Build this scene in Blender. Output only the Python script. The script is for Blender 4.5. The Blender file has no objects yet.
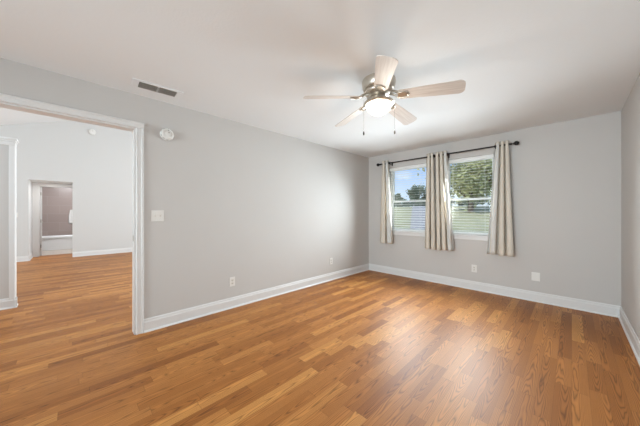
import bpy, bmesh, math, random
from mathutils import Vector, Matrix
PI = math.pi
sc = bpy.context.scene
COL = sc.collection

# ------------------------------------------------------------------ camera
CAM_H, YAW = 1.23, math.radians(45.2)
cd = bpy.data.cameras.new('camera'); cd.sensor_width = 36; cd.lens = 36 * 250 / 640
cd.clip_start = 0.05; cd.clip_end = 500
cam = bpy.data.objects.new('camera', cd); COL.objects.link(cam)
cam.location = (0, 0, CAM_H); cam.rotation_euler = (PI / 2, 0, YAW)
sc.camera = cam

# ------------------------------------------------------------------ view
vs = sc.view_settings
vs.view_transform = 'Standard'; vs.look = 'None'; vs.gamma = 1; vs.use_curve_mapping = False
vs.exposure = 0.0

# ------------------------------------------------------------------ sky
w = bpy.data.worlds.new('sky'); sc.world = w; w.use_nodes = True
nt = w.node_tree; nt.nodes.clear()
N = nt.nodes.new; L = nt.links.new
out = N('ShaderNodeOutputWorld'); bg = N('ShaderNodeBackground'); L(bg.outputs[0], out.inputs[0])
tc = N('ShaderNodeTexCoord'); sep = N('ShaderNodeSeparateXYZ'); L(tc.outputs['Generated'], sep.inputs[0])
rmp = N('ShaderNodeValToRGB'); L(sep.outputs[2], rmp.inputs[0])
rmp.color_ramp.elements[0].position = 0.02; rmp.color_ramp.elements[0].color = (0.72, 0.83, 0.95, 1)
rmp.color_ramp.elements[1].position = 0.26; rmp.color_ramp.elements[1].color = (0.20, 0.42, 0.90, 1)
mpn = N('ShaderNodeMapping'); mpn.inputs['Scale'].default_value = (5, 5, 14); L(tc.outputs['Generated'], mpn.inputs[0])
cl = N('ShaderNodeTexNoise'); cl.inputs['Scale'].default_value = 1.0; cl.inputs['Detail'].default_value = 5; L(mpn.outputs[0], cl.inputs[0])
cr = N('ShaderNodeValToRGB'); L(cl.outputs[0], cr.inputs[0])
cr.color_ramp.elements[0].position = 0.50; cr.color_ramp.elements[1].position = 0.68
mx = N('ShaderNodeMix'); mx.data_type = 'RGBA'
L(cr.outputs[0], mx.inputs[0]); L(rmp.outputs[0], mx.inputs[6]); mx.inputs[7].default_value = (0.95, 0.97, 1, 1)
L(mx.outputs[2], bg.inputs[0]); bg.inputs[1].default_value = 1.2

# ------------------------------------------------------------------ sun, daylight and added fill lamps
def light(name, kind, loc, rot, energy, color=(1, 1, 1), **kw):
    d = bpy.data.lights.new(name, kind); d.energy = energy; d.color = color
    for k, v in kw.items(): setattr(d, k, v)
    o = bpy.data.objects.new(name, d); COL.objects.link(o); o.location = loc; o.rotation_euler = rot
    return o
light('sun', 'SUN', (0, -10, 20), (math.radians(46), 0, math.radians(-18)), 5.0, (1, .95, .86), angle=math.radians(1))
WIN = [(-2.63, -1.85), (-1.56, -0.83)]
WZ0, WZ1 = 0.86, 2.14
for i, (a, b) in enumerate(WIN):      # daylight entering by each window: outside the blind, and scattered by the slats
    cxw = (a + b) / 2
    light('window_daylight', 'AREA', (cxw, 4.67, 1.5), (-PI / 2, 0, 0), 2.0, (.83, .945, 1), shape='RECTANGLE', size=b - a - .08, size_y=1.2)
    light('window_daylight', 'AREA', (cxw, 4.54, 1.46), (-PI / 2, 0, 0), 9, (.83, .945, 1), shape='RECTANGLE', size=b - a - .08, size_y=1.0, spread=math.radians(140))
    light('window_daylight', 'AREA', (cxw, 4.51, 1.50), (-PI / 2 + math.radians(15), 0, 0), 28, (.83, .945, 1), shape='RECTANGLE', size=b - a - .08, size_y=.6, spread=math.radians(125))
light('rear_fill', 'AREA', (-1.2, -3.4, 1.35), (PI / 2, 0, 0), 62, (.83, .945, 1), shape='RECTANGLE', size=2.6, size_y=1.9, spread=math.radians(90))  # added fill behind the camera; the wall there has no window
light('living_room_fill', 'AREA', (-5.8, 4.3, 1.6), (-PI / 2, 0, 0), 255, (.82, .935, 1), shape='RECTANGLE', size=4.5, size_y=2.2)  # unseen fill added to brighten the next room, no window behind it
light('living_room_fill', 'AREA', (-7.4, -3.4, 1.6), (PI / 2, 0, 0), 60, (.82, .935, 1), shape='RECTANGLE', size=3, size_y=1.8)  # second added fill, from the opposite side of the next room
light('living_room_fill', 'AREA', (-3.4, -2.3, 1.6), (0, PI / 2, 0), 42, (.82, .935, 1), shape='RECTANGLE', size=1.6, size_y=1.8)  # added fill aimed at the partition to brighten its face
light('recess_fill', 'AREA', (-10.15, -.38, 2.08), (0, 0, 0), 3.5, (1, .98, .95), shape='DISK', size=.12)  # lamp added to brighten the recess, no fixture modelled
light('bathroom_fill', 'AREA', (-11.25, -.1, 2.3), (0, math.radians(20), 0), 32, (.96, .97, 1), shape='RECTANGLE', size=.8, size_y=.5)  # added fill for the bathroom, tilted so the tub apron is lit

# ------------------------------------------------------------------ materials
def nm(name):
    m = bpy.data.materials.new(name); m.use_nodes = True
    t = m.node_tree; b = t.nodes['Principled BSDF']
    return m, t, b
def mat(name, col, rough=.5, metal=0, noise=0.0, nscale=20, bump=0.0, bscale=200, spec=.5, emit=None, trans=0):
    m, t, b = nm(name)
    b.inputs['Base Color'].default_value = (*col, 1); b.inputs['Roughness'].default_value = rough
    b.inputs['Metallic'].default_value = metal; b.inputs['Specular IOR Level'].default_value = spec
    tcn = t.nodes.new('ShaderNodeTexCoord')
    if noise:
        n = t.nodes.new('ShaderNodeTexNoise'); n.inputs['Scale'].default_value = nscale; n.inputs['Detail'].default_value = 4
        t.links.new(tcn.outputs['Object'], n.inputs['Vector'])
        r = t.nodes.new('ShaderNodeMix'); r.data_type = 'RGBA'
        r.inputs[6].default_value = (*[c * (1 - noise) for c in col], 1)
        r.inputs[7].default_value = (*[min(1, c * (1 + noise)) for c in col], 1)
        t.links.new(n.outputs[0], r.inputs[0]); t.links.new(r.outputs[2], b.inputs['Base Color'])
    if bump:
        n = t.nodes.new('ShaderNodeTexNoise'); n.inputs['Scale'].default_value = bscale; n.inputs['Detail'].default_value = 3
        t.links.new(tcn.outputs['Object'], n.inputs['Vector'])
        bp = t.nodes.new('ShaderNodeBump'); bp.inputs['Strength'].default_value = bump; bp.inputs['Distance'].default_value = .004
        t.links.new(n.outputs[0], bp.inputs['Height']); t.links.new(bp.outputs[0], b.inputs['Normal'])
    if emit:
        b.inputs['Emission Color'].default_value = (*emit[0], 1); b.inputs['Emission Strength'].default_value = emit[1]
    if trans:
        o = t.nodes['Material Output']; tr = t.nodes.new('ShaderNodeBsdfTranslucent'); tr.inputs[0].default_value = (*col, 1)
        ms = t.nodes.new('ShaderNodeMixShader'); ms.inputs[0].default_value = trans
        t.links.new(b.outputs[0], ms.inputs[1]); t.links.new(tr.outputs[0], ms.inputs[2]); t.links.new(ms.outputs[0], o.inputs[0])
    return m
M = {}
M['wall'] = mat('greige_wall_paint', (.60, .583, .565), .75, bump=.12, bscale=160, noise=.015, nscale=3, spec=.3)
M['wall2'] = mat('pale_wall_paint', (.66, .66, .65), .75, bump=.1, bscale=160, spec=.3)
M['ceil'] = mat('ceiling_paint', (.84, .865, .88), .85, bump=.25, bscale=60, spec=.2)
M['trim'] = mat('white_trim_paint', (.76, .76, .755), .35, noise=.01, nscale=8)
M['vinyl'] = mat('white_vinyl', (.82, .83, .82), .4, noise=.01)
M['slat'] = mat('white_blind_slat', (.85, .85, .83), .45, noise=.01, trans=.5)
M['plastic'] = mat('white_plastic', (.80, .79, .76), .35, noise=.01)
M['plastic2'] = mat('ivory_plastic', (.72, .69, .64), .4, noise=.01)
M['dark'] = mat('dark_slot', (.06, .055, .05), .6, noise=.1)
M['grey'] = mat('grey_louver', (.56, .53, .49), .6, noise=.05)
M['duct'] = mat('dim_duct', (.16, .15, .14), .7, noise=.1)
M['black'] = mat('black_metal', (.025, .022, .022), .4, metal=.6, noise=.1)
M['nickel'] = mat('satin_nickel', (.55, .50, .43), .32, metal=.85, noise=.04, nscale=30)
M['bronze'] = mat('dark_bronze', (.09, .08, .07), .45, metal=.7, noise=.05)
M['brass'] = mat('aged_metal', (.45, .42, .38), .4, metal=.9, noise=.05)
M['curtain'] = mat('cream_curtain', (.85, .79, .70), .9, noise=.05, nscale=60, bump=.2, bscale=500, spec=.1, trans=.25)
M['lining'] = mat('white_curtain_lining', (.88, .88, .86), .9, noise=.02, nscale=60, spec=.1, trans=.3)
M['porcelain'] = mat('white_porcelain', (.84, .85, .85), .2, noise=.01)
M['towel'] = mat('white_terry', (.85, .84, .82), .95, bump=.6, bscale=150, noise=.03)
M['bark'] = mat('bark', (.12, .085, .06), .9, noise=.4, nscale=8, bump=.6, bscale=20)
M['lawn'] = mat('lawn', (.35, .35, .22), .95, noise=.35, nscale=1.2, spec=.1)
M['asphalt'] = mat('pale_asphalt', (.34, .34, .36), .9, noise=.12, nscale=2, spec=.1)
def leafmat(name, c):
    return mat(name, c, .6, noise=.5, nscale=1.3, trans=.35, spec=.2)
M['leaf'] = leafmat('green_leaves', (.3, .34, .18)); M['leaf2'] = leafmat('dark_leaves', (.17, .22, .16)); M['leaf3'] = leafmat('yellow_green_leaves', (.42, .44, .24))

# pane: clear glass that lets daylight through, with a faint reflection
m, t, b = nm('window_glass'); t.nodes.remove(b)
o = t.nodes['Material Output']; tr = t.nodes.new('ShaderNodeBsdfTransparent'); tr.inputs[0].default_value = (.96, .98, .97, 1)
gl = t.nodes.new('ShaderNodeBsdfGlossy'); gl.inputs['Roughness'].default_value = .02
ms = t.nodes.new('ShaderNodeMixShader'); fr = t.nodes.new('ShaderNodeFresnel'); fr.inputs[0].default_value = 1.3
t.links.new(fr.outputs[0], ms.inputs[0]); t.links.new(tr.outputs[0], ms.inputs[1]); t.links.new(gl.outputs[0], ms.inputs[2]); t.links.new(ms.outputs[0], o.inputs[0])
M['glass'] = m
m, t, b = nm('insect_screen_mesh')
b.inputs['Base Color'].default_value = (.5, .5, .5, 1); b.inputs['Roughness'].default_value = .6
o = t.nodes['Material Output']; tr = t.nodes.new('ShaderNodeBsdfTransparent'); ms = t.nodes.new('ShaderNodeMixShader'); ms.inputs[0].default_value = .17
tl = t.nodes.new('ShaderNodeBsdfTranslucent'); tl.inputs[0].default_value = (.5, .5, .5, 1)
m2 = t.nodes.new('ShaderNodeMixShader'); m2.inputs[0].default_value = .5
t.links.new(b.outputs[0], m2.inputs[1]); t.links.new(tl.outputs[0], m2.inputs[2])
t.links.new(tr.outputs[0], ms.inputs[1]); t.links.new(m2.outputs[0], ms.inputs[2]); t.links.new(ms.outputs[0], o.inputs[0])
M['screen'] = m

# laminate strip floor, boards running along Y
def floor_mat():
    m, t, b = nm('oak_laminate'); A = t.nodes.new; K = t.links.new
    def mth(op, x, y=None, z=None):
        n = A('ShaderNodeMath'); n.operation = op
        for i, v in enumerate((x, y, z)):
            if v is None: continue
            if isinstance(v, (int, float)): n.inputs[i].default_value = v
            else: K(v, n.inputs[i])
        return n.outputs[0]
    tcn = A('ShaderNodeTexCoord'); s = A('ShaderNodeSeparateXYZ'); K(tcn.outputs['Object'], s.inputs[0])
    X, Y = s.outputs[0], s.outputs[1]
    Wd, Ln = .086, .62
    u = mth('DIVIDE', X, Wd); row = mth('FLOOR', u); fu = mth('FRACT', u)
    wn = A('ShaderNodeTexWhiteNoise'); wn.noise_dimensions = '1D'; K(row, wn.inputs['W'])
    vv = mth('ADD', mth('DIVIDE', Y, Ln), mth('MULTIPLY', wn.outputs[0], 7.3))
    # vary board lengths: warp the running coordinate a little
    vv = mth('ADD', vv, mth('MULTIPLY', mth('SINE', mth('MULTIPLY', vv, 2.1)), .22))
    colm = mth('FLOOR', vv); fv = mth('FRACT', vv)
    cb = A('ShaderNodeCombineXYZ'); K(row, cb.inputs[0]); K(colm, cb.inputs[1])
    w2 = A('ShaderNodeTexWhiteNoise'); w2.noise_dimensions = '2D'; K(cb.outputs[0], w2.inputs['Vector'])
    tone = w2.outputs[0]
    r = A('ShaderNodeValToRGB'); K(tone, r.inputs[0]); e = r.color_ramp.elements
    e[0].position = 0; e[0].color = (.26, .092, .022, 1); e[1].position = 1; e[1].color = (.50, .225, .062, 1)
    for p, c in ((.22, (.325, .122, .029, 1)), (.5, (.375, .146, .037, 1)), (.8, (.425, .175, .046, 1))):
        q = e.new(p); q.color = c
    # grain: nested arches along each board, bent by a slow noise; some boards straight-grained
    off = mth('MULTIPLY', tone, 37.0)
    t2 = mth('FRACT', mth('MULTIPLY', tone, 17.31)); t3 = mth('FRACT', mth('MULTIPLY', tone, 53.7))
    g = A('ShaderNodeCombineXYZ'); K(mth('ADD', mth('MULTIPLY', X, 16.0), off), g.inputs[0]); K(mth('ADD', mth('MULTIPLY', Y, 2.2), mth('MULTIPLY', tone, 91.0)), g.inputs[1])
    n1 = A('ShaderNodeTexNoise'); n1.inputs['Scale'].default_value = 1; n1.inputs['Detail'].default_value = 2; K(g.outputs[0], n1.inputs['Vector'])
    cxr = mth('ADD', mth('SUBTRACT', fu, .5), mth('MULTIPLY', mth('SUBTRACT', t3, .5), .7))
    arch = mth('MULTIPLY', mth('MULTIPLY', cxr, cxr), 4.5)
    run = mth('MULTIPLY', Y, mth('MULTIPLY', mth('SUBTRACT', t2, .5), 4.0))
    G = mth('ADD', mth('ADD', arch, run), mth('MULTIPLY', n1.outputs[0], 1.3))
    ring = mth('POWER', mth('ABSOLUTE', mth('SINE', mth('MULTIPLY', G, 13.0))), .7)
    g2 = A('ShaderNodeCombineXYZ'); K(mth('ADD', mth('MULTIPLY', X, 210.0), off), g2.inputs[0]); K(mth('MULTIPLY', Y, 5.0), g2.inputs[1])
    n2 = A('ShaderNodeTexNoise'); n2.inputs['Scale'].default_value = 1; n2.inputs['Detail'].default_value = 3; K(g2.outputs[0], n2.inputs['Vector'])
    shade = mth('ADD', mth('MULTIPLY', ring, .72), mth('MULTIPLY', n2.outputs[0], .36))
    shade = mth('ADD', shade, .34)
    # thin joints
    jx = mth('LESS_THAN', mth('MINIMUM', fu, mth('SUBTRACT', 1.0, fu)), .012)
    jy = mth('LESS_THAN', mth('MINIMUM', fv, mth('SUBTRACT', 1.0, fv)), .003)
    j = mth('SUBTRACT', 1.0, mth('MULTIPLY', mth('MAXIMUM', jx, jy), .25))
    shade = mth('MULTIPLY', shade, j)
    cbs = A('ShaderNodeCombineXYZ')
    for i in range(3): K(shade, cbs.inputs[i])
    mm = A('ShaderNodeMix'); mm.data_type = 'RGBA'; mm.blend_type = 'MULTIPLY'; mm.inputs[0].default_value = 1
    K(r.outputs[0], mm.inputs[6]); K(cbs.outputs[0], mm.inputs[7]); K(mm.outputs[2], b.inputs['Base Color'])
    b.inputs['Roughness'].default_value = .43; b.inputs['Specular IOR Level'].default_value = .20
    return m
M['floor'] = floor_mat()

def tile_mat(name, c1, c2, grout, w_, h_, axes):
    m, t, b = nm(name); tcn = t.nodes.new('ShaderNodeTexCoord'); s = t.nodes.new('ShaderNodeSeparateXYZ'); c = t.nodes.new('ShaderNodeCombineXYZ')
    t.links.new(tcn.outputs['Object'], s.inputs[0]); t.links.new(s.outputs[axes[0]], c.inputs[0]); t.links.new(s.outputs[axes[1]], c.inputs[1])
    br = t.nodes.new('ShaderNodeTexBrick'); t.links.new(c.outputs[0], br.inputs['Vector'])
    br.inputs['Color1'].default_value = (*c1, 1); br.inputs['Color2'].default_value = (*c2, 1); br.inputs['Mortar'].default_value = (*grout, 1)
    br.inputs['Scale'].default_value = 1; br.inputs['Brick Width'].default_value = w_; br.inputs['Row Height'].default_value = h_; br.inputs['Mortar Size'].default_value = .003
    t.links.new(br.outputs[0], b.inputs['Base Color']); b.inputs['Roughness'].default_value = .3
    return m
M['tile'] = tile_mat('taupe_wall_tile', (.36, .29, .265), (.385, .31, .285), (.45, .39, .365), .6, .3, (1, 2))
M['tilefloor'] = tile_mat('beige_floor_tile', (.55, .47, .40), (.58, .50, .43), (.4, .34, .3), .4, .4, (0, 1))

# fan blade: bleached wood with faint lengthwise streaks
m, t, b = nm('bleached_wood_blade'); tcn = t.nodes.new('ShaderNodeTexCoord'); mp = t.nodes.new('ShaderNodeMapping'); mp.inputs['Scale'].default_value = (3, 60, 10)
t.links.new(tcn.outputs['Object'], mp.inputs[0]); n = t.nodes.new('ShaderNodeTexNoise'); n.inputs['Scale'].default_value = 1; n.inputs['Detail'].default_value = 3; t.links.new(mp.outputs[0], n.inputs[0])
r = t.nodes.new('ShaderNodeValToRGB'); t.links.new(n.outputs[0], r.inputs[0])
r.color_ramp.elements[0].color = (.60, .53, .48, 1); r.color_ramp.elements[1].color = (.76, .71, .66, 1); r.color_ramp.elements[0].position = .3; r.color_ramp.elements[1].position = .7
t.links.new(r.outputs[0], b.inputs['Base Color']); b.inputs['Roughness'].default_value = .5
M['blade'] = m
M['bowl'] = mat('frosted_glass_bowl', (.9, .88, .82), .4, emit=((1, .90, .72), 1.6), noise=.01)

# ------------------------------------------------------------------ mesh helpers
def BM(): return bmesh.new()
def box(bm, x0, x1, y0, y1, z0, z1, mx=None):
    v = [Vector((x, y, z)) for z in (z0, z1) for y in (y0, y1) for x in (x0, x1)]
    if mx: v = [mx @ p for p in v]
    v = [bm.verts.new(p) for p in v]
    for f in ((0, 2, 3, 1), (4, 5, 7, 6), (0, 1, 5, 4), (2, 6, 7, 3), (0, 4, 6, 2), (1, 3, 7, 5)): bm.faces.new([v[i] for i in f])
def lathe(bm, prof, n=32, mx=None):
    rings = []
    for r, z in prof:
        if r < 1e-6:
            p = Vector((0, 0, z)); rings.append([bm.verts.new(mx @ p if mx else p)])
        else:
            ps = [Vector((r * math.cos(2 * PI * k / n), r * math.sin(2 * PI * k / n), z)) for k in range(n)]
            rings.append([bm.verts.new(mx @ p if mx else p) for p in ps])
    for a, b_ in zip(rings, rings[1:]):
        for k in range(n):
            k2 = (k + 1) % n
            if len(a) == 1 and len(b_) == 1: continue
            if len(a) == 1: bm.faces.new((a[0], b_[k], b_[k2]))
            elif len(b_) == 1: bm.faces.new((a[k], b_[0], a[k2]))
            else: bm.faces.new((a[k], b_[k], b_[k2], a[k2]))
    for rg in (rings[0], rings[-1]):
        if len(rg) > 1: bm.faces.new(rg)
def tube(bm, pts, r, n=10):
    pts = [Vector(p) for p in pts]; rings = []
    for i, p in enumerate(pts):
        d = (pts[min(i + 1, len(pts) - 1)] - pts[max(i - 1, 0)]).normalized()
        a = d.cross(Vector((0, 0, 1)) if abs(d.z) < .9 else Vector((1, 0, 0))).normalized(); c = d.cross(a)
        rr = r[i] if isinstance(r, (list, tuple)) else r
        rings.append([bm.verts.new(p + rr * (a * math.cos(2 * PI * k / n) + c * math.sin(2 * PI * k / n))) for k in range(n)])
    for a, b_ in zip(rings, rings[1:]):
        for k in range(n): bm.faces.new((a[k], a[(k + 1) % n], b_[(k + 1) % n], b_[k]))
    bm.faces.new(rings[0]); bm.faces.new(rings[-1])
def prism(bm, poly, axis, a0, a1, f=None):
    """poly: list of 2D points; axis: 'x','y','z' extrusion axis; the other two axes in order."""
    def P(p, a):
        q = {'x': (a, p[0], p[1]), 'y': (p[0], a, p[1]), 'z': (p[0], p[1], a)}[axis]
        return Vector(q) if f is None else f(Vector(q))
    A_ = [bm.verts.new(P(p, a0)) for p in poly]; B_ = [bm.verts.new(P(p, a1)) for p in poly]
    bm.faces.new(A_); bm.faces.new(B_[::-1])
    for i in range(len(poly)): j = (i + 1) % len(poly); bm.faces.new((A_[i], A_[j], B_[j], B_[i]))
def obj(name, bm, m, parent=None, smooth=False, bevel=0, segs=2):
    bmesh.ops.recalc_face_normals(bm, faces=bm.faces)
    me = bpy.data.meshes.new(name); bm.to_mesh(me); bm.free()
    if smooth:
        for p in me.polygons: p.use_smooth = True
        try: me.set_sharp_from_angle(angle=math.radians(40))
        except Exception: pass
    me.materials.append(M[m])
    o = bpy.data.objects.new(name, me); COL.objects.link(o)
    if parent: o.parent = parent
    if bevel:
        bv = o.modifiers.new('bevel', 'BEVEL'); bv.width = bevel; bv.segments = segs; bv.limit_method = 'ANGLE'
    return o
def tag(o, label, cat, group=None, kind=None):
    o['label'] = label; o['category'] = cat
    if group: o['group'] = group
    if kind: o['kind'] = kind
    return o
def thing(name, loc, label, cat, group=None, rz=0):
    o = bpy.data.objects.new(name, None); COL.objects.link(o); o.location = loc; o.rotation_euler = (0, 0, rz); o.empty_display_size = .1
    return tag(o, label, cat, group)
def struct(name, bm, m, label=None, cat=None, bevel=0):
    o = obj(name, bm, m, bevel=bevel); o['kind'] = 'structure'
    if label: o['label'] = label; o['category'] = cat
    return o

# ------------------------------------------------------------------ room shell
XL, XR, YB, YF, CH = -3.11, 0.41, 4.58, -3.6, 2.43
OY0, OY1, OZ = -1.05, 0.466, 2.095           # cased opening in the left wall
bm = BM(); box(bm, -10.72, XR + .15, -3.8, YB + .18, -.12, 0)
struct('floor', bm, 'floor', 'medium oak strip laminate floor running through both rooms', 'floor')
bm = BM(); box(bm, XL - .06, XR + .1, YF - .1, YB + .1, CH, CH + .1)
struct('ceiling', bm, 'ceil', 'flat white textured ceiling above the fan', 'ceiling')
bm = BM()
box(bm, XL - .12, XL, OY1, YB + .15, 0, 4.5); box(bm, XL - .12, XL, -3.7, OY0, 0, 4.5); box(bm, XL - .12, XL, OY0, OY1, OZ, 4.5)
struct('wall_left', bm, 'wall', 'greige wall with the cased opening', 'wall')
bm = BM(); T = .17
xs = [XL - .12, WIN[0][0], WIN[0][1], WIN[1][0], WIN[1][1], XR + .12]
for i in range(5):
    if i in (1, 3): box(bm, xs[i], xs[i + 1], YB, YB + T, 0, WZ0); box(bm, xs[i], xs[i + 1], YB, YB + T, WZ1, 2.6)
    else: box(bm, xs[i], xs[i + 1], YB, YB + T, 0, 2.6)
struct('wall_back', bm, 'wall', 'greige wall with the two curtained windows', 'wall')
bm = BM(); box(bm, XR, XR + .12, YF - .1, YB + .15, 0, 2.6)
struct('wall_right', bm, 'wall', 'plain greige wall at the far right edge', 'wall')
bm = BM(); box(bm, XL - .12, XR + .12, YF - .12, YF, 0, 2.6)
struct('wall_front', bm, 'wall')

# baseboards: moulded profile with shoe moulding
BP = [(0, 0), (.026, 0), (.025, .008), (.020, .015), (.014, .018), (.014, .098), (.011, .106), (.0085, .112), (.0085, .124), (.004, .135), (0, .135)]
def baseboard(name, wall_axis, face, sign, a0, a1, label, m='trim'):
    bm = BM()
    if wall_axis == 'x': prism(bm, [(face + sign * d, z) for d, z in BP], 'y', a0, a1)       # wall plane x = face
    else: prism(bm, [(face + sign * d, z) for d, z in BP], 'x', a0, a1)
    return struct(name, bm, m, label, 'baseboard')
baseboard('baseboard_left', 'x', XL, 1, .525, YB, 'white baseboard along the wall with the thermostat-height switch'.replace('thermostat-height switch', 'cased opening'))
baseboard('baseboard_back', 'y', YB, -1, XL, XR, 'white baseboard under the two windows')
baseboard('baseboard_right', 'x', XR, -1, YF, YB, 'white baseboard along the plain wall at right')

# cased opening: jamb and casing
CP = [(0, 0), (0, .012), (.005, .018), (.010, .014), (.040, .016), (.046, .021), (.058, .021), (.062, .016), (.062, 0)]   # across, thickness
bm = BM()
prism(bm, [(XL + t_, OY1 - .005 + a) for a, t_ in CP], 'z', 0, OZ - .005)
prism(bm, [(XL + t_, OY0 + .005 - a) for a, t_ in CP], 'z', 0, OZ - .005)
prism(bm, [(XL + t_, OZ - .005 + a) for a, t_ in CP], 'y', OY0 - .061, OY1 + .061)
box(bm, XL - .12, XL, OY1 - .018, OY1, 0, OZ); box(bm, XL - .12, XL, OY0, OY0 + .018, 0, OZ); box(bm, XL - .12, XL, OY0 + .018, OY1 - .018, OZ - .018, OZ)
box(bm, XL - .138, XL - .12, OY1 + .014, OY1 + .07, 0, OZ - .005); box(bm, XL - .138, XL - .12, OY0 - .07, OY0 + .005, 0, OZ - .005); box(bm, XL - .138, XL - .12, OY0 - .07, OY1 + .07, OZ - .005, OZ + .07)
tr1 = struct('trim_1', bm, 'trim', 'white moulded casing around the wide opening to the next room', 'door casing')
bm = BM(); box(bm, XL - .075, XL - .045, OY1 - .020, OY1 - .018, .94, 1.0)
sp = obj('strike_plate', bm, 'brass', tr1); sp['kind'] = 'structure'; sp['label'] = 'small metal strike plate'

# ------------------------------------------------------------------ next room
XF = -9.82
zc = lambda y: 3.80 + .35 * y if y < 1.5 else 4.325 - .35 * (y - 1.5)
bm = BM()
RY0, RY1, RZ = -.79, .015, 2.09             # recess to the bathroom door
def wallseg(y0, y1, z0):
    ys = [y0] + ([1.5] if y0 < 1.5 < y1 else []) + [y1]
    prism(bm, [(y0, z0), (y1, z0)] + [(y, zc(y) + .05) for y in reversed(ys)], 'x', XF - .12, XF)
wallseg(-3.7, RY0, 0); wallseg(RY1, YB + .15, 0); wallseg(RY0, RY1, RZ)
struct('wall_far', bm, 'wall2', 'pale wall of the next room with the bathroom recess', 'wall')
bm = BM()
for y0, y1 in ((-3.8, 1.5), (1.5, YB + .2)):
    prism(bm, [(y0, zc(y0)), (y1, zc(y1)), (y1, zc(y1) + .1), (y0, zc(y0) + .1)], 'x', XF - .15, XL - .06)
struct('ceiling_vault', bm, 'ceil', 'sloping white ceiling of the next room', 'ceiling')
bm = BM(); box(bm, XF - .12, XL - .12, YB, YB + .15, 0, 4.4)
struct('wall_far_right', bm, 'wall2')
bm = BM(); box(bm, XF - .12, XL - .12, -3.8, -3.65, 0, 4.4)
struct('wall_far_left', bm, 'wall2')
bm = BM()
box(bm, -10.6, XF - .12, RY0 - .1, RY0, 0, RZ); box(bm, -10.6, XF - .12, RY1, RY1 + .1, 0, RZ); box(bm, -10.6, XF - .12, RY0 - .1, RY1 + .1, RZ, RZ + .1)
struct('wall_recess', bm, 'trim')
baseboard('baseboard_far', 'x', XF, 1, RY1, YB, 'white baseboard to the right of the bathroom recess')
baseboard('baseboard_far_left', 'x', XF, 1, -3.6, RY0, 'white baseboard to the left of the bathroom recess')
baseboard('baseboard_recess', 'y', RY0, 1, -10.58, XF, None)

# short partition at the left edge with cap, corner trim and baseboard
bm = BM(); box(bm, -5.24, -5.115, -3.65, -.535, 0, 2.15)
struct('wall_partition', bm, 'wall', 'grey partition end with white corner trim', 'wall')
bm = BM()
box(bm, -5.26, -5.095, -3.65, -.515, 2.15, 2.172); box(bm, -5.25, -5.103, -3.65, -.523, 2.105, 2.15); box(bm, -5.27, -5.085, -3.65, -.505, 2.172, 2.20)
box(bm, -5.249, -5.105, -.575, -.525, 0, 2.105)
struct('trim_2', bm, 'trim', 'white cap and corner trim on the grey partition', 'trim', bevel=.004)
bm = BM()
prism(bm, [(-5.115 + d, z) for d, z in BP], 'y', -3.65, -.505)
prism(bm, [(-.535 + d, z) for d, z in BP], 'x', -5.25, -5.09)
struct('baseboard_partition', bm, 'trim', 'white baseboard wrapping the grey partition', 'baseboard')

# ------------------------------------------------------------------ bathroom
bm = BM(); box(bm, -12.9, -10.72, -1.3, 1.1, -.12, .004)
struct('floor_bathroom', bm, 'tilefloor', 'beige tiled bathroom floor', 'floor')
bm = BM(); box(bm, -12.9, -12.75, -1.3, 1.1, 0, 2.4)
struct('wall_bathroom', bm, 'tile', 'taupe tiled wall above the bathtub', 'wall')
bm = BM(); box(bm, -12.9, -10.72, -1.4, -1.3, 0, 2.4); box(bm, -12.9, -10.72, 1.0, 1.1, 0, 2.4)
struct('wall_bathroom_side', bm, 'wall2')
bm = BM(); box(bm, -12.9, -10.6, -1.4, 1.1, 2.4, 2.5)
struct('ceiling_bathroom', bm, 'ceil')
BY0, BY1, BZ = -.66, .09, 2.0
bm = BM(); box(bm, -10.72, -10.6, -1.4, BY0, 0, 2.4); box(bm, -10.72, -10.6, BY1, 1.1, 0, 2.4); box(bm, -10.72, -10.6, BY0, BY1, BZ, 2.4)
struct('wall_bathroom_door', bm, 'wall2')
bm = BM()
box(bm, -10.6, -10.582, RY0 + .002, BY0 + .005, 0, RZ - .002); box(bm, -10.6, -10.582, BY0 + .005, RY1 - .002, BZ - .005, RZ - .002)
box(bm, -10.72, -10.6, BY0, BY0 + .018, 0, BZ); box(bm, -10.72, -10.6, BY0 + .018, BY1, BZ - .018, BZ)
struct('trim_3', bm, 'trim', 'white casing around the bathroom door', 'door casing', bevel=.003)
# open door
hx, hy = -10.715, BY0 + .022
d = thing('door_1', (hx, hy, 0), 'white bathroom door standing open inward', 'door', rz=math.radians(8)); d['kind'] = 'structure'
bm = BM(); box(bm, -.68, -.004, 0, .035, .012, BZ - .024)
for z0, z1 in ((.2, .95), (1.1, 1.85)):
    for a, b_ in ((-.60, -.38), (-.30, -.08)): box(bm, a, b_, .033, .040, z0, z1)
obj('door_leaf', bm, 'trim', d, bevel=.003)
for z in (.28, 1.0, 1.78):
    bm = BM(); lathe(bm, [(.009, z - .045), (.009, z + .045)], 10, Matrix.Translation((.012, .012, 0))); box(bm, -.012, .012, .008, .014, z - .045, z + .045)
    obj('hinge', bm, 'brass', d)
bm = BM(); lathe(bm, [(.01, .0), (.01, .03), (.026, .04), (.03, .055), (.02, .07), (0, .074)], 16, Matrix.Translation((-.62, .035, .95)) @ Matrix.Rotation(-PI / 2, 4, 'X'))
obj('door_knob', bm, 'brass', d, True)
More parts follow.
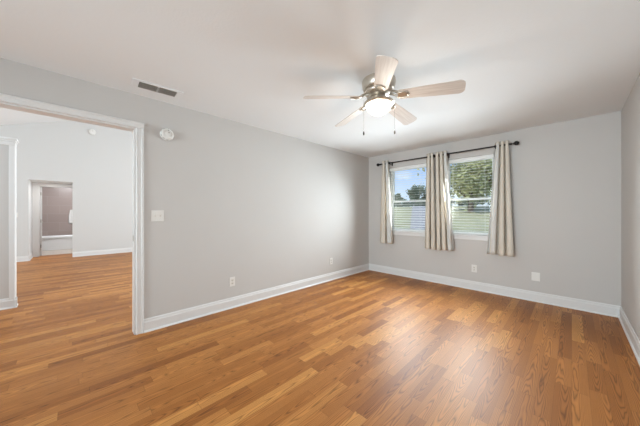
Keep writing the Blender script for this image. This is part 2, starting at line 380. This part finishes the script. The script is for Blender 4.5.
# bathtub: skirt, rim and hollow basin
tb = thing('bathtub', (-12.36, -.1, 0), 'white alcove bathtub against the taupe tiled wall', 'bathtub')
bm = BM(); box(bm, .33, .36, -1.08, 1.08, .006, .40); obj('apron', bm, 'porcelain', tb, bevel=.008)
bm = BM()
n = 40
def sup(a, rx, ry, p=4): c_, s_ = math.cos(a), math.sin(a); return (rx * math.copysign(abs(c_) ** (2 / p), c_), ry * math.copysign(abs(s_) ** (2 / p), s_))
rings = []
for rx, ry, z in ((.385, 1.09, .40), (.385, 1.09, .44), (.31, 1.0, .445), (.285, .97, .40), (.25, .88, .16), (.2, .8, .12)):
    rings.append([bm.verts.new((*sup(2 * PI * k / n, rx, ry, 12 if rx > .35 else 5), z)) for k in range(n)])
for a, b_ in zip(rings, rings[1:]):
    for k in range(n): bm.faces.new((a[k], a[(k + 1) % n], b_[(k + 1) % n], b_[k]))
bm.faces.new(rings[-1])
obj('basin', bm, 'porcelain', tb, True)
# towel on the tiled wall
tw = thing('hanging_towel', (-12.745, -.005, 0), 'white towel hanging from a hook on the bathroom tile', 'towel')
bm = BM(); nu, nv = 16, 12; g = []
for j in range(nv + 1):
    v = j / nv; row = []
    for i in range(nu + 1):
        u = i / nu; wd = .045 + .045 * min(1, v * 2.2)
        row.append(bm.verts.new((.04 + .012 * math.sin(u * PI * 5), (u - .5) * 2 * wd * .75, 1.34 - .48 * v)))
    g.append(row)
for j in range(nv):
    for i in range(nu): bm.faces.new((g[j][i], g[j][i + 1], g[j + 1][i + 1], g[j + 1][i]))
o = obj('towel_cloth', bm, 'towel', tw, True); sm = o.modifiers.new('solid', 'SOLIDIFY'); sm.thickness = .012; sm.offset = 0
bm = BM(); lathe(bm, [(.022, -.003), (.022, .006), (.008, .01), (.008, .045), (.014, .05), (.0, .056)], 16, Matrix.Translation((0, 0, 1.345)) @ Matrix.Rotation(PI / 2, 4, 'Y'))
obj('hook', bm, 'nickel', tw, True)

# ------------------------------------------------------------------ windows
def window(idx, a, b_):
    root = bpy.data.objects.new('window_%d' % idx, None); COL.objects.link(root); root['kind'] = 'structure'
    root.location = ((a + b_) / 2, YB, WZ0)
    root['label'] = ('double-hung window nearer the room corner' if idx == 1 else 'double-hung window nearer the plain right wall'); root['category'] = 'window'
    W2 = (b_ - a) / 2; H = WZ1 - WZ0; y0, y1 = .085, .165
    bm = BM(); f = .026
    box(bm, -W2, -W2 + f, y0, y1, 0, H); box(bm, W2 - f, W2, y0, y1, 0, H); box(bm, -W2 + f, W2 - f, y0, y1, H - f, H); box(bm, -W2 + f, W2 - f, y0, y1, 0, f)
    obj('window_frame', bm, 'vinyl', root, bevel=.003)['kind'] = 'structure'
    mid = H * .47
    for nm_, z0, z1, ya in (('lower_sash', f, mid + .014, .095), ('upper_sash', mid - .014, H - f, .128)):
        bm = BM(); s_ = .028; x0, x1 = -W2 + f, W2 - f
        box(bm, x0, x0 + s_, ya, ya + .03, z0, z1); box(bm, x1 - s_, x1, ya, ya + .03, z0, z1); box(bm, x0 + s_, x1 - s_, ya, ya + .03, z0, z0 + s_); box(bm, x0 + s_, x1 - s_, ya, ya + .03, z1 - s_, z1)
        so = obj(nm_, bm, 'vinyl', root, bevel=.003); so['kind'] = 'structure'
        bm = BM(); box(bm, x0 + s_, x1 - s_, ya + .013, ya + .016, z0 + s_, z1 - s_)
        obj('pane', bm, 'glass', so)['kind'] = 'structure'
    bm = BM(); v = [bm.verts.new(p) for p in ((-W2 + f, .162, f), (W2 - f, .162, f), (W2 - f, .162, mid), (-W2 + f, .162, mid))]; bm.faces.new(v)
    obj('insect_screen', bm, 'screen', root)['kind'] = 'structure'
    bm = BM(); box(bm, -W2 - .0, W2 + .0, -.0, .09, 0, .018); box(bm, -W2 - .045, W2 + .045, -.032, -.0005, -.008, .018); box(bm, -W2 - .03, W2 + .03, -.014, -.0005, -.062, -.008)
    obj('window_sill', bm, 'trim', root, bevel=.004)['kind'] = 'structure'
window(1, *WIN[0]); window(2, *WIN[1])

def blind(a, b_, label):
    root = thing('window_blind', ((a + b_) / 2, YB + .042, WZ0), label, 'blind', 'white slatted blinds in the two windows')
    W2 = (b_ - a) / 2 - .012; H = WZ1 - WZ0
    bm = BM(); box(bm, -W2, W2, -.034, .03, H - .062, H - .003); obj('headrail_valance', bm, 'vinyl', root, bevel=.004)
    bm = BM(); z = .075; tilt = math.radians(5); n_ = 0
    while z < H - .075:
        mx_ = Matrix.Translation((0, 0, z)) @ Matrix.Rotation(tilt, 4, 'X')
        box(bm, -W2 + .004, W2 - .004, -.025, .025, -.0014, .0014, mx_); z += .046
    obj('slats', bm, 'slat', root)
    bm = BM(); box(bm, -W2 + .004, W2 - .004, -.026, .026, .024, .046); obj('bottom_rail', bm, 'vinyl', root, bevel=.004)
    for sx in (-1, 1):
        bm = BM()
        for yy in (-.027, .027): box(bm, sx * W2 * .66 - .0006, sx * W2 * .66 + .0006, yy - .0008, yy + .0008, .04, H - .06)
        obj('ladder_cord', bm, 'vinyl', root)
    bm = BM(); tube(bm, [(-W2 + .06, -.040, H - .05), (-W2 + .062, -.042, H - .40), (-W2 + .063, -.042, H - .66)], .004, 8); obj('tilt_wand', bm, 'plastic', root)
blind(*WIN[0], 'white slatted blind in the window nearer the room corner')
blind(*WIN[1], 'white slatted blind in the window nearer the right wall')

# ------------------------------------------------------------------ curtain rods and curtains
RZ_, RYY = 2.222, 4.475
def rod(x0, x1, brackets, label):
    root = thing('curtain_rod', ((x0 + x1) / 2, RYY, RZ_), label, 'curtain rod', 'black curtain rods above the windows'); cx = (x0 + x1) / 2
    bm = BM(); tube(bm, [(x0 - cx, 0, 0), (x1 - cx, 0, 0)], .0115, 12); obj('rod', bm, 'black', root, True)
    for x, s_ in ((x0, -1), (x1, 1)):
        bm = BM()
        pr = [(.0135, -.022), (.0135, -.004), (.009, 0), (.009, .012), (.016, .014), (.016, .018), (.010, .02)] + [(.031 * math.sin(q), .048 - .031 * math.cos(q)) for q in [PI * .14 + i * PI * .86 / 10 for i in range(10)]] + [(0, .079)]
        lathe(bm, pr, 20, Matrix.Translation((x - cx, 0, 0)) @ Matrix.Rotation(s_ * PI / 2, 4, 'Y')); obj('finial', bm, 'black', root, True)
    for x in brackets:
        bm = BM(); X = x - cx
        box(bm, X - .012, X + .012, YB - RYY - .006, YB - RYY - .0005, -.05, .03)
        tube(bm, [(X, YB - RYY - .004, -.03), (X, .03, -.026), (X, 0, -.016)], .0055, 8)
        lathe(bm, [(.0095, -.009), (.018, -.009), (.018, .009), (.0095, .009)], 16, Matrix.Translation((X, 0, 0)) @ Matrix.Rotation(PI / 2, 4, 'Y'))
        obj('bracket', bm, 'black', root)
rod(-2.765, -1.745, (-2.545, -1.805), 'black ball-ended curtain rod above the window nearer the corner')
rod(-1.565, -.60, (-1.478, -.803), 'black ball-ended curtain rod above the window nearer the right wall')

def curtain(xt0, xt1, xb0, xb1, nf, label, ph=0, at=.036, ab=.058, z0=.61, lean=0, lining=None, seed=1):
    rnd = random.Random(seed)
    root = thing('curtain', ((xt0 + xt1) / 2, RYY, z0), label, 'curtain', 'cream curtain panels at the windows'); cx = (xt0 + xt1) / 2
    NU, NV = nf * 18, 46; zt = RZ_ + .055
    wob = [rnd.uniform(-.6, .6) for _ in range(nf * 2 + 3)]; amp = [rnd.uniform(.75, 1.25) for _ in range(nf * 2 + 3)]
    def P(u, v, dy=0):
        s_ = u * nf * 2; k = int(s_); f_ = s_ - k
        wv = wob[k] * (1 - f_) + wob[k + 1] * f_; am = amp[k] * (1 - f_) + amp[k + 1] * f_
        th = PI * s_ + ph + wv * v * .8
        a_ = (at * (1 - v) + ab * v) * (1 + (am - 1) * v)
        xx = (xt0 * (1 - v) + xb0 * v) * (1 - u) + (xt1 * (1 - v) + xb1 * v) * u
        pitch = ((xt1 - xt0) * (1 - v) + (xb1 - xb0) * v) / (nf * 2)
        xx += -pitch * .38 * math.sin(2 * th)
        yy = a_ * math.sin(th) + lean * v + dy
        yy = min(yy, YB - RYY - .012 - (.04 if z0 + (zt - z0) * (1 - v) < 0.9 else 0))
        zz = zt + (z0 - RZ_ * 0 - zt) * v + .004 * math.sin(th * .5 + seed) * v
        return (xx - cx, yy, zz - z0)
    bm = BM(); g = [[bm.verts.new(P(i / NU, j / NV)) for i in range(NU + 1)] for j in range(NV + 1)]
    for j in range(NV):
        for i in range(NU): bm.faces.new((g[j][i], g[j][i + 1], g[j + 1][i + 1], g[j + 1][i]))
    o = obj('fabric', bm, 'curtain', root, True); s2 = o.modifiers.new('solid', 'SOLIDIFY'); s2.thickness = .0025; s2.offset = 0
    if lining:                      # white lining showing along one edge
        u0, u1 = lining; bm = BM(); n_ = 10
        g = [[bm.verts.new(P(u0 + (u1 - u0) * i / n_, .015 + .975 * j / NV, -.004)) for i in range(n_ + 1)] for j in range(NV + 1)]
        for j in range(NV):
            for i in range(n_): bm.faces.new((g[j][i], g[j][i + 1], g[j + 1][i + 1], g[j + 1][i]))
        o = obj('lining', bm, 'lining', root, True); o['label'] = 'white lining folded over the edge'
        s2 = o.modifiers.new('solid', 'SOLIDIFY'); s2.thickness = .0015; s2.offset = 0
    for k in range(nf * 2):         # black grommets where the sheet crosses the rod
        u = (k + .5) / (nf * 2); best = min((abs(P((k + q / 24) / (nf * 2), .045)[1]), (k + q / 24) / (nf * 2)) for q in range(25))
        x, y, z = P(best[1], .045)
        bm = BM(); R_, r_ = .017, .004
        mx_ = Matrix.Translation((x, 0, RZ_ - z0)) @ Matrix.Rotation(PI / 2, 4, 'Y')
        rings = [[bm.verts.new(mx_ @ Vector(((R_ + r_ * math.cos(2 * PI * q / 6)) * math.cos(2 * PI * p / 16), (R_ + r_ * math.cos(2 * PI * q / 6)) * math.sin(2 * PI * p / 16), r_ * math.sin(2 * PI * q / 6)))) for q in range(6)] for p in range(16)]
        for p in range(16):
            for q in range(6): bm.faces.new((rings[p][q], rings[p][(q + 1) % 6], rings[(p + 1) % 16][(q + 1) % 6], rings[(p + 1) % 16][q]))
        obj('grommet', bm, 'black', root, True)
curtain(-2.715, -2.575, -2.765, -2.47, 2, 'cream curtain panel nearest the room corner', .6, z0=.625, lining=(.72, 1.0), seed=3)
curtain(-1.815, -1.70, -1.845, -1.655, 2, 'cream curtain panel on the corner-side rod, between the windows', .2, z0=.60, seed=5)
curtain(-1.665, -1.475, -1.645, -1.385, 3, 'cream curtain panel on the right-wall-side rod, between the windows', 1.2, z0=.60, lining=(.72, 1.0), seed=8)
curtain(-.80, -.645, -.90, -.585, 3, 'cream curtain panel nearest the plain right wall', .3, ab=.064, z0=.61, lining=(0, .30), seed=11)

# ------------------------------------------------------------------ ceiling fan
FX, FY = -1.236, 1.978
fan = thing('ceiling_fan', (FX, FY, CH), 'white five-blade flush-mount ceiling fan with lit bowl light', 'ceiling fan')
Z = lambda z: z - CH
bm = BM(); lathe(bm, [(.0, Z(2.429)), (.148, Z(2.429)), (.150, Z(2.405)), (.146, Z(2.375)), (.138, Z(2.352)), (.13, Z(2.345)), (0, Z(2.345))], 48); obj('canopy', bm, 'nickel', fan, True)
bm = BM(); lathe(bm, [(0, Z(2.346)), (.120, Z(2.346)), (.126, Z(2.335)), (.126, Z(2.318)), (.112, Z(2.300)), (.085, Z(2.292)), (.06, Z(2.285)), (0, Z(2.285))], 48); obj('motor_housing', bm, 'nickel', fan, True)
bm = BM(); lathe(bm, [(0, Z(2.287)), (.062, Z(2.287)), (.070, Z(2.275)), (.074, Z(2.258)), (.10, Z(2.246)), (.132, Z(2.232)), (.137, Z(2.218)), (.128, Z(2.212)), (0, Z(2.212))], 48); obj('light_fitter', bm, 'nickel', fan, True)
bm = BM(); lathe(bm, [(.119, Z(2.214))] + [(.119 * math.cos(q), Z(2.212) - .092 * math.sin(q) ** 1.15) for q in [i * PI / 2 / 12 for i in range(1, 12)]] + [(0, Z(2.120))], 48); obj('bowl_shade', bm, 'bowl', fan, True)
light('fan_bulb', 'POINT', (FX, FY, 2.075), (0, 0, 0), 4.5, (1, .95, .86), shadow_soft_size=.05)
AW = 2.033
blade_me = iron_me = None
for k in range(5):
    a = AW - k * 2 * PI / 5                      # angle from camera forward towards camera right
    fw = Vector((-math.sin(YAW), math.cos(YAW), 0)); rt = Vector((math.cos(YAW), math.sin(YAW), 0))
    r_ = (fw * math.cos(a) + rt * math.sin(a)).normalized()
    ang = math.atan2(r_.y, r_.x)
    droop, pitch = math.radians(4.6), math.radians(-16)
    if blade_me is None:
        # outline in local x (outward), y
        pts = []; x0, x1, w0, w1, cr_ = .175, .686, .056, .075, .045
        for sgn in (1, -1):
            seg = []
            for q in range(7): th = PI / 2 * q / 6; seg.append((x0 + .02 - .02 * math.cos(th), sgn * (w0 - .02 + .02 * math.sin(th))))
            for q in range(9): th = PI / 2 * q / 8; seg.append((x1 - cr_ + cr_ * math.sin(th), sgn * (w1 - cr_ + cr_ * math.cos(th))))
            pts += seg if sgn == 1 else seg[::-1]
        bm = BM(); prism(bm, pts, 'z', -.003, .003); ob = obj('blade', bm, 'blade', fan, bevel=.0015); blade_me = ob
        bm = BM()
        # arm: S-shaped flat bar from motor to a spread paddle with two lobes under the blade root
        for sgn in (-1, 1):
            tube(bm, [(.085, sgn * .012, .026), (.115, sgn * .020, .030), (.145, sgn * .026, .018), (.17, sgn * .030, .002), (.20, sgn * .034, -.007), (.245, sgn * .030, -.0075), (.262, 0, -.0075)], [.010, .011, .011, .012, .009, .008, .007], 10)
        box(bm, .17, .235, -.036, .036, -.0085, -.0035)
        for x, y in ((.195, .026), (.195, -.026), (.24, 0)): lathe(bm, [(.006, -.0125), (.006, -.008)], 10, Matrix.Translation((x, y, 0)))
        oi = obj('blade_bracket', bm, 'nickel', fan, True); iron_me = oi
    else:
        ob = blade_me.copy(); COL.objects.link(ob); ob.parent = fan; oi = iron_me.copy(); COL.objects.link(oi); oi.parent = fan
    mloc = Matrix.Translation((0, 0, Z(2.283))) @ Matrix.Rotation(ang, 4, 'Z') @ Matrix.Rotation(droop, 4, 'Y') @ Matrix.Rotation(pitch, 4, 'X')
    ob.matrix_local = mloc; oi.matrix_local = mloc
for s_, zz in ((-1, 1.945), (1, 1.955)):
    p = rt * (.128 * s_) + fw * (-.02)
    bm = BM(); tube(bm, [(p.x * .62, p.y * .62, Z(2.262)), (p.x * .98, p.y * .98, Z(2.258)), (p.x * 1.08, p.y * 1.08, Z(2.246)), (p.x * 1.09, p.y * 1.09, Z(zz + .03))], .0008, 6)
    ch = obj('pull_chain', bm, 'bronze', fan)
    bm = BM(); lathe(bm, [(0, .02), (.004, .018), (.0065, .008), (.007, -.004), (.005, -.014), (0, -.016)], 12, Matrix.Translation((p.x * 1.09, p.y * 1.09, Z(zz)))); obj('pendant', bm, 'bronze', ch, True)

# ------------------------------------------------------------------ small fittings
def detector(loc, face, R, label):
    d_ = thing('smoke_detector', loc, label, 'smoke detector')
    mx_ = Matrix.Rotation(face, 4, 'Z') @ Matrix.Rotation(PI / 2, 4, 'Y')
    bm = BM(); lathe(bm, [(0, 0), (R * .96, 0), (R * 1.0, .004), (R, .014), (R * .97, .018), (0, .018)], 32, mx_); obj('base', bm, 'plastic', d_, True)
    bm = BM(); lathe(bm, [(0, .017), (R * .92, .017), (R * .93, .030), (R * .86, .040), (R * .62, .046), (R * .58, .043), (R * .50, .043), (R * .46, .049), (0, .052)], 32, mx_)
    cv = obj('cover', bm, 'plastic', d_, True)
    bm = BM()
    for k in range(10 if R < .08 else 0):
        a = 2 * PI * k / 10; m3 = mx_ @ Matrix.Rotation(a, 4, 'Z')
        box(bm, R * .905, R * .935, -.010, .010, .021, .029, m3)
    if R < .08: obj('sounder_grille', bm, 'dark', cv)
    bm = BM(); lathe(bm, [(.010, .0505), (.010, .0535), (0, .0545)], 16, mx_ @ Matrix.Translation((-R * .22, R * .15, 0))); o_ = obj('test_button', bm, 'grey', cv, True)
    bm = BM(); lathe(bm, [(.004, .046), (.004, .0485), (0, .049)], 10, mx_ @ Matrix.Translation((-R * .60, R * .1, 0))); obj('indicator_light', bm, 'dark', cv)
detector((XL, .735, 2.083), 0, .066, 'round white smoke detector on the wall above the light switch')
detector((XF, .42, 3.58), 0, .085, 'round white detector high on the next room\'s far wall')

# ceiling register
vt = thing('air_vent', (-2.822, .592, CH), 'white rectangular ceiling air vent with grey louvers near the opening', 'air vent', rz=math.radians(-3.5))
bm = BM(); hw, hl, iw, il = .095, .205,   .062, .152
for x0, x1, y0, y1 in ((-hw, -iw, -hl, hl), (iw, hw, -hl, hl), (-iw, iw, -hl, -il), (-iw, iw, il, hl)): box(bm, x0, x1, y0, y1, -.008, 0)
box(bm, -iw, iw, -.007, .007, -.009, -.001); obj('frame', bm, 'ceil', vt, bevel=.003)
bm = BM(); box(bm, -iw, iw, -il, il, -.0012, -.0004); obj('duct_backing', bm, 'duct', vt)
bm = BM(); x = -iw + .008
while x < iw:
    box(bm, -.0085, .0085, -il, il, -.0007, .0007, Matrix.Translation((x, 0, -.0085)) @ Matrix.Rotation(math.radians(35), 4, 'Y')); x += .0135
obj('louvers', bm, 'grey', vt)

def plate(name, loc, rz, w_, h_, label, cat, group=None, mt='plastic'):
    p_ = thing(name, loc, label, cat, group, rz)         # local -y faces out of the wall
    bm = BM(); box(bm, -w_ / 2, w_ / 2, -.006, 0, -h_ / 2, h_ / 2); obj('cover_plate', bm, mt, p_, bevel=.003)
    return p_
def outlet(loc, rz, label):
    p_ = plate('wall_outlet', loc, rz, .074, .118, label, 'outlet', 'duplex wall outlets')
    for z in (-.02, .02):
        bm = BM(); pts = [(.0165 * math.cos(a), z + .0145 * max(-.82, min(.82, math.sin(a)))) for a in [2 * PI * k / 20 for k in range(20)]]
        prism(bm, pts, 'y', -.0085, -.005); rc = obj('receptacle', bm, 'plastic2', p_)
        bm = BM(); box(bm, -.0075, -.0050, -.0095, -.0080, z - .004, z + .005); box(bm, .0050, .0075, -.0095, -.0080, z - .003, z + .005); lathe(bm, [(.0022, 0), (.0022, .0015)], 8, Matrix.Translation((0, -.008, z - .008)) @ Matrix.Rotation(PI / 2, 4, 'X'))
        obj('slots', bm, 'dark', rc)
    bm = BM(); lathe(bm, [(.003, 0), (.003, .0015), (0, .002)], 10, Matrix.Translation((0, -.006, 0)) @ Matrix.Rotation(PI / 2, 4, 'X')); obj('screw', bm, 'brass', p_)
outlet((XL, 1.48, .338), PI / 2, 'white duplex outlet low on the wall, nearer the opening')
outlet((XL, 3.375, .348), PI / 2, 'white duplex outlet low on the opening\'s wall, nearer the room corner')
outlet((-1.102, YB, .34), 0, 'white duplex outlet below the window nearer the right wall')
plate('blank_wall_plate', (-.353, YB, .344), 0, .09, .118, 'blank white cover plate right of the outlet under the window', 'wall plate', mt='plastic')
def switch(loc, rz, gangs, label):
    p_ = plate('light_switch', loc, rz, .07 + .046 * (gangs - 1), .118, label, 'light switch', mt='plastic')
    for g_ in range(gangs):
        x = (g_ - (gangs - 1) / 2) * .046
        bm = BM(); box(bm, x - .0055, x + .0055, -.0075, -.005, -.0125, .0125); box(bm, x - .004, x + .004, -.018, -.006, -.004, .006, Matrix.Translation((0, 0, .002)) @ Matrix.Rotation(math.radians(-18), 4, 'X'))
        obj('toggle', bm, 'plastic2', p_, bevel=.001)
        for z in (-.03, .03):
            bm = BM(); lathe(bm, [(.003, 0), (.003, .0015), (0, .002)], 10, Matrix.Translation((x, -.006, z)) @ Matrix.Rotation(PI / 2, 4, 'X')); obj('screw', bm, 'plastic2', p_)
switch((XL, .65, 1.2), PI / 2, 2, 'white double light switch beside the cased opening')
switch((XF, -.995, 1.18), PI / 2, 1, 'white single light switch left of the bathroom recess')

# ------------------------------------------------------------------ outside
def gz(x, y):
    t_ = max(0, min(1, (y - 8) / 20)); t_ = t_ * t_ * (3 - 2 * t_)
    return -.35 + 2.25 * t_ + max(0, y - 28) * .004 + .05 * math.sin(x * .3 + y * .2)
bm = BM(); xs = [-60 + 3 * i for i in range(34)]; ys = [4.78] + [6 + 1.5 * i for i in range(60)]
g = [[bm.verts.new((x, y, gz(x, y))) for x in xs] for y in ys]
for j in range(len(ys) - 1):
    for i in range(len(xs) - 1): bm.faces.new((g[j][i], g[j][i + 1], g[j + 1][i + 1], g[j + 1][i]))
struct('ground_lawn', bm, 'lawn', 'pale sunlit lawn rising outside the windows', 'lawn')
bm = BM(); rows = []
for i in range(26):
    y = 9 + i * .76; c_ = -.42 * y; rows.append([bm.verts.new((c_ + dx * (1.0 + .055 * (y - 9)), y, gz(c_ + dx, y) + .06)) for dx in (-.6, -.3, 0, .6, 1.2)])
for a, b_ in zip(rows, rows[1:]):
    for i in range(4): bm.faces.new((a[i], a[i + 1], b_[i + 1], b_[i]))
struct('ground_driveway', bm, 'asphalt', 'grey driveway seen through the corner-side window', 'driveway')

def tree(name, loc, trunk_h, crown, nleaf, lm, label, seed, leaf=.3, cat='tree', group='trees outside the windows'):
    rnd = random.Random(seed); root = thing(name, loc, label, cat, group)
    rx, ry, rz_ = crown
    bm = BM(); top = trunk_h + rz_ * .5
    tube(bm, [(0, 0, -.2), (.05, .02, trunk_h * .5), (-.05, .05, trunk_h), (.1, 0, top)], [.055 * rz_ + .06, .05 * rz_ + .05, .04 * rz_ + .03, .03], 8)
    for k in range(6):
        a = k * 1.05 + rnd.random(); z = trunk_h * (.75 + .08 * k)
        tube(bm, [(0, 0, z), (rx * .4 * math.cos(a), ry * .4 * math.sin(a), z + rz_ * .3), (rx * .75 * math.cos(a), ry * .75 * math.sin(a), z + rz_ * .55)], [.03 * rz_ + .02, .02 * rz_, .01], 6)
    obj('trunk', bm, 'bark', root, True)
    bm = BM(); cz = trunk_h + rz_ * .8
    cl_ = []
    for k in range(38):
        while True:
            p_ = Vector((rnd.uniform(-1, 1), rnd.uniform(-1, 1), rnd.uniform(-1, 1)))
            if .25 < p_.length < 1: break
        cl_.append((Vector((p_.x * rx * .85, p_.y * ry * .85, cz + p_.z * rz_ * .85)), rnd.uniform(.18, .36) * min(rx, rz_)))
    for k in range(nleaf):
        c_, R_ = cl_[k % len(cl_)]
        p_ = c_ + Vector((rnd.gauss(0, 1), rnd.gauss(0, 1), rnd.gauss(0, .8))) * R_ * .6
        a_ = Vector((rnd.gauss(0, 1), rnd.gauss(0, 1), rnd.gauss(0, 1))).normalized(); b2_ = a_.orthogonal().normalized(); s_ = leaf * rnd.uniform(.6, 1.2)
        n3 = a_.cross(b2_) * s_ * .12
        v = [bm.verts.new(q) for q in (p_ - a_ * s_ * .6, p_ + b2_ * s_ * .32 + n3, p_ + a_ * s_ * .6, p_ - b2_ * s_ * .32 + n3)]
        bm.faces.new(v)
    obj('foliage', bm, lm, root)
tree('broadleaf_tree', (-5.3, 21, gz(-5.3, 21)), 1.0, (2.7, 2.4, 2.9), 3000, 'leaf3', 'yellow-green tree filling the top of the window nearer the right wall', 2, .34)
tree('broadleaf_tree', (-1.5, 30, gz(-1.5, 30)), 1.8, (3.2, 2.8, 3.4), 3200, 'leaf', 'mid green tree farther up the slope than the yellow-green tree', 4, .36)
tree('broadleaf_tree', (-15.2, 36, gz(-15, 36)), 1.0, (2.6, 2.4, 1.4), 2200, 'leaf2', 'dark rounded tree at the right of the corner-side window', 6, .36)
tree('broadleaf_tree', (-22.5, 40, gz(-22, 40)), .8, (2.8, 2.4, 1.15), 2000, 'leaf2', 'low dark tree at the left of the corner-side window', 9, .36)
for k, (x, y, s_) in enumerate(((-7.6, 29.5, 1), (-10.6, 30, 1.1), (-13.4, 30.5, .9), (-16.4, 31.5, 1.0), (-19.6, 32.5, .95), (-4.2, 29, .95))):
    tree('hedge_shrub', (x, y, gz(x, y) - .05), .1, (1.9, 1.1, .62 * s_), 1100, 'leaf2', 'dark leafy shrub along the top of the lawn', 20 + k, .24, 'shrub', 'shrubs along the lawn crest')
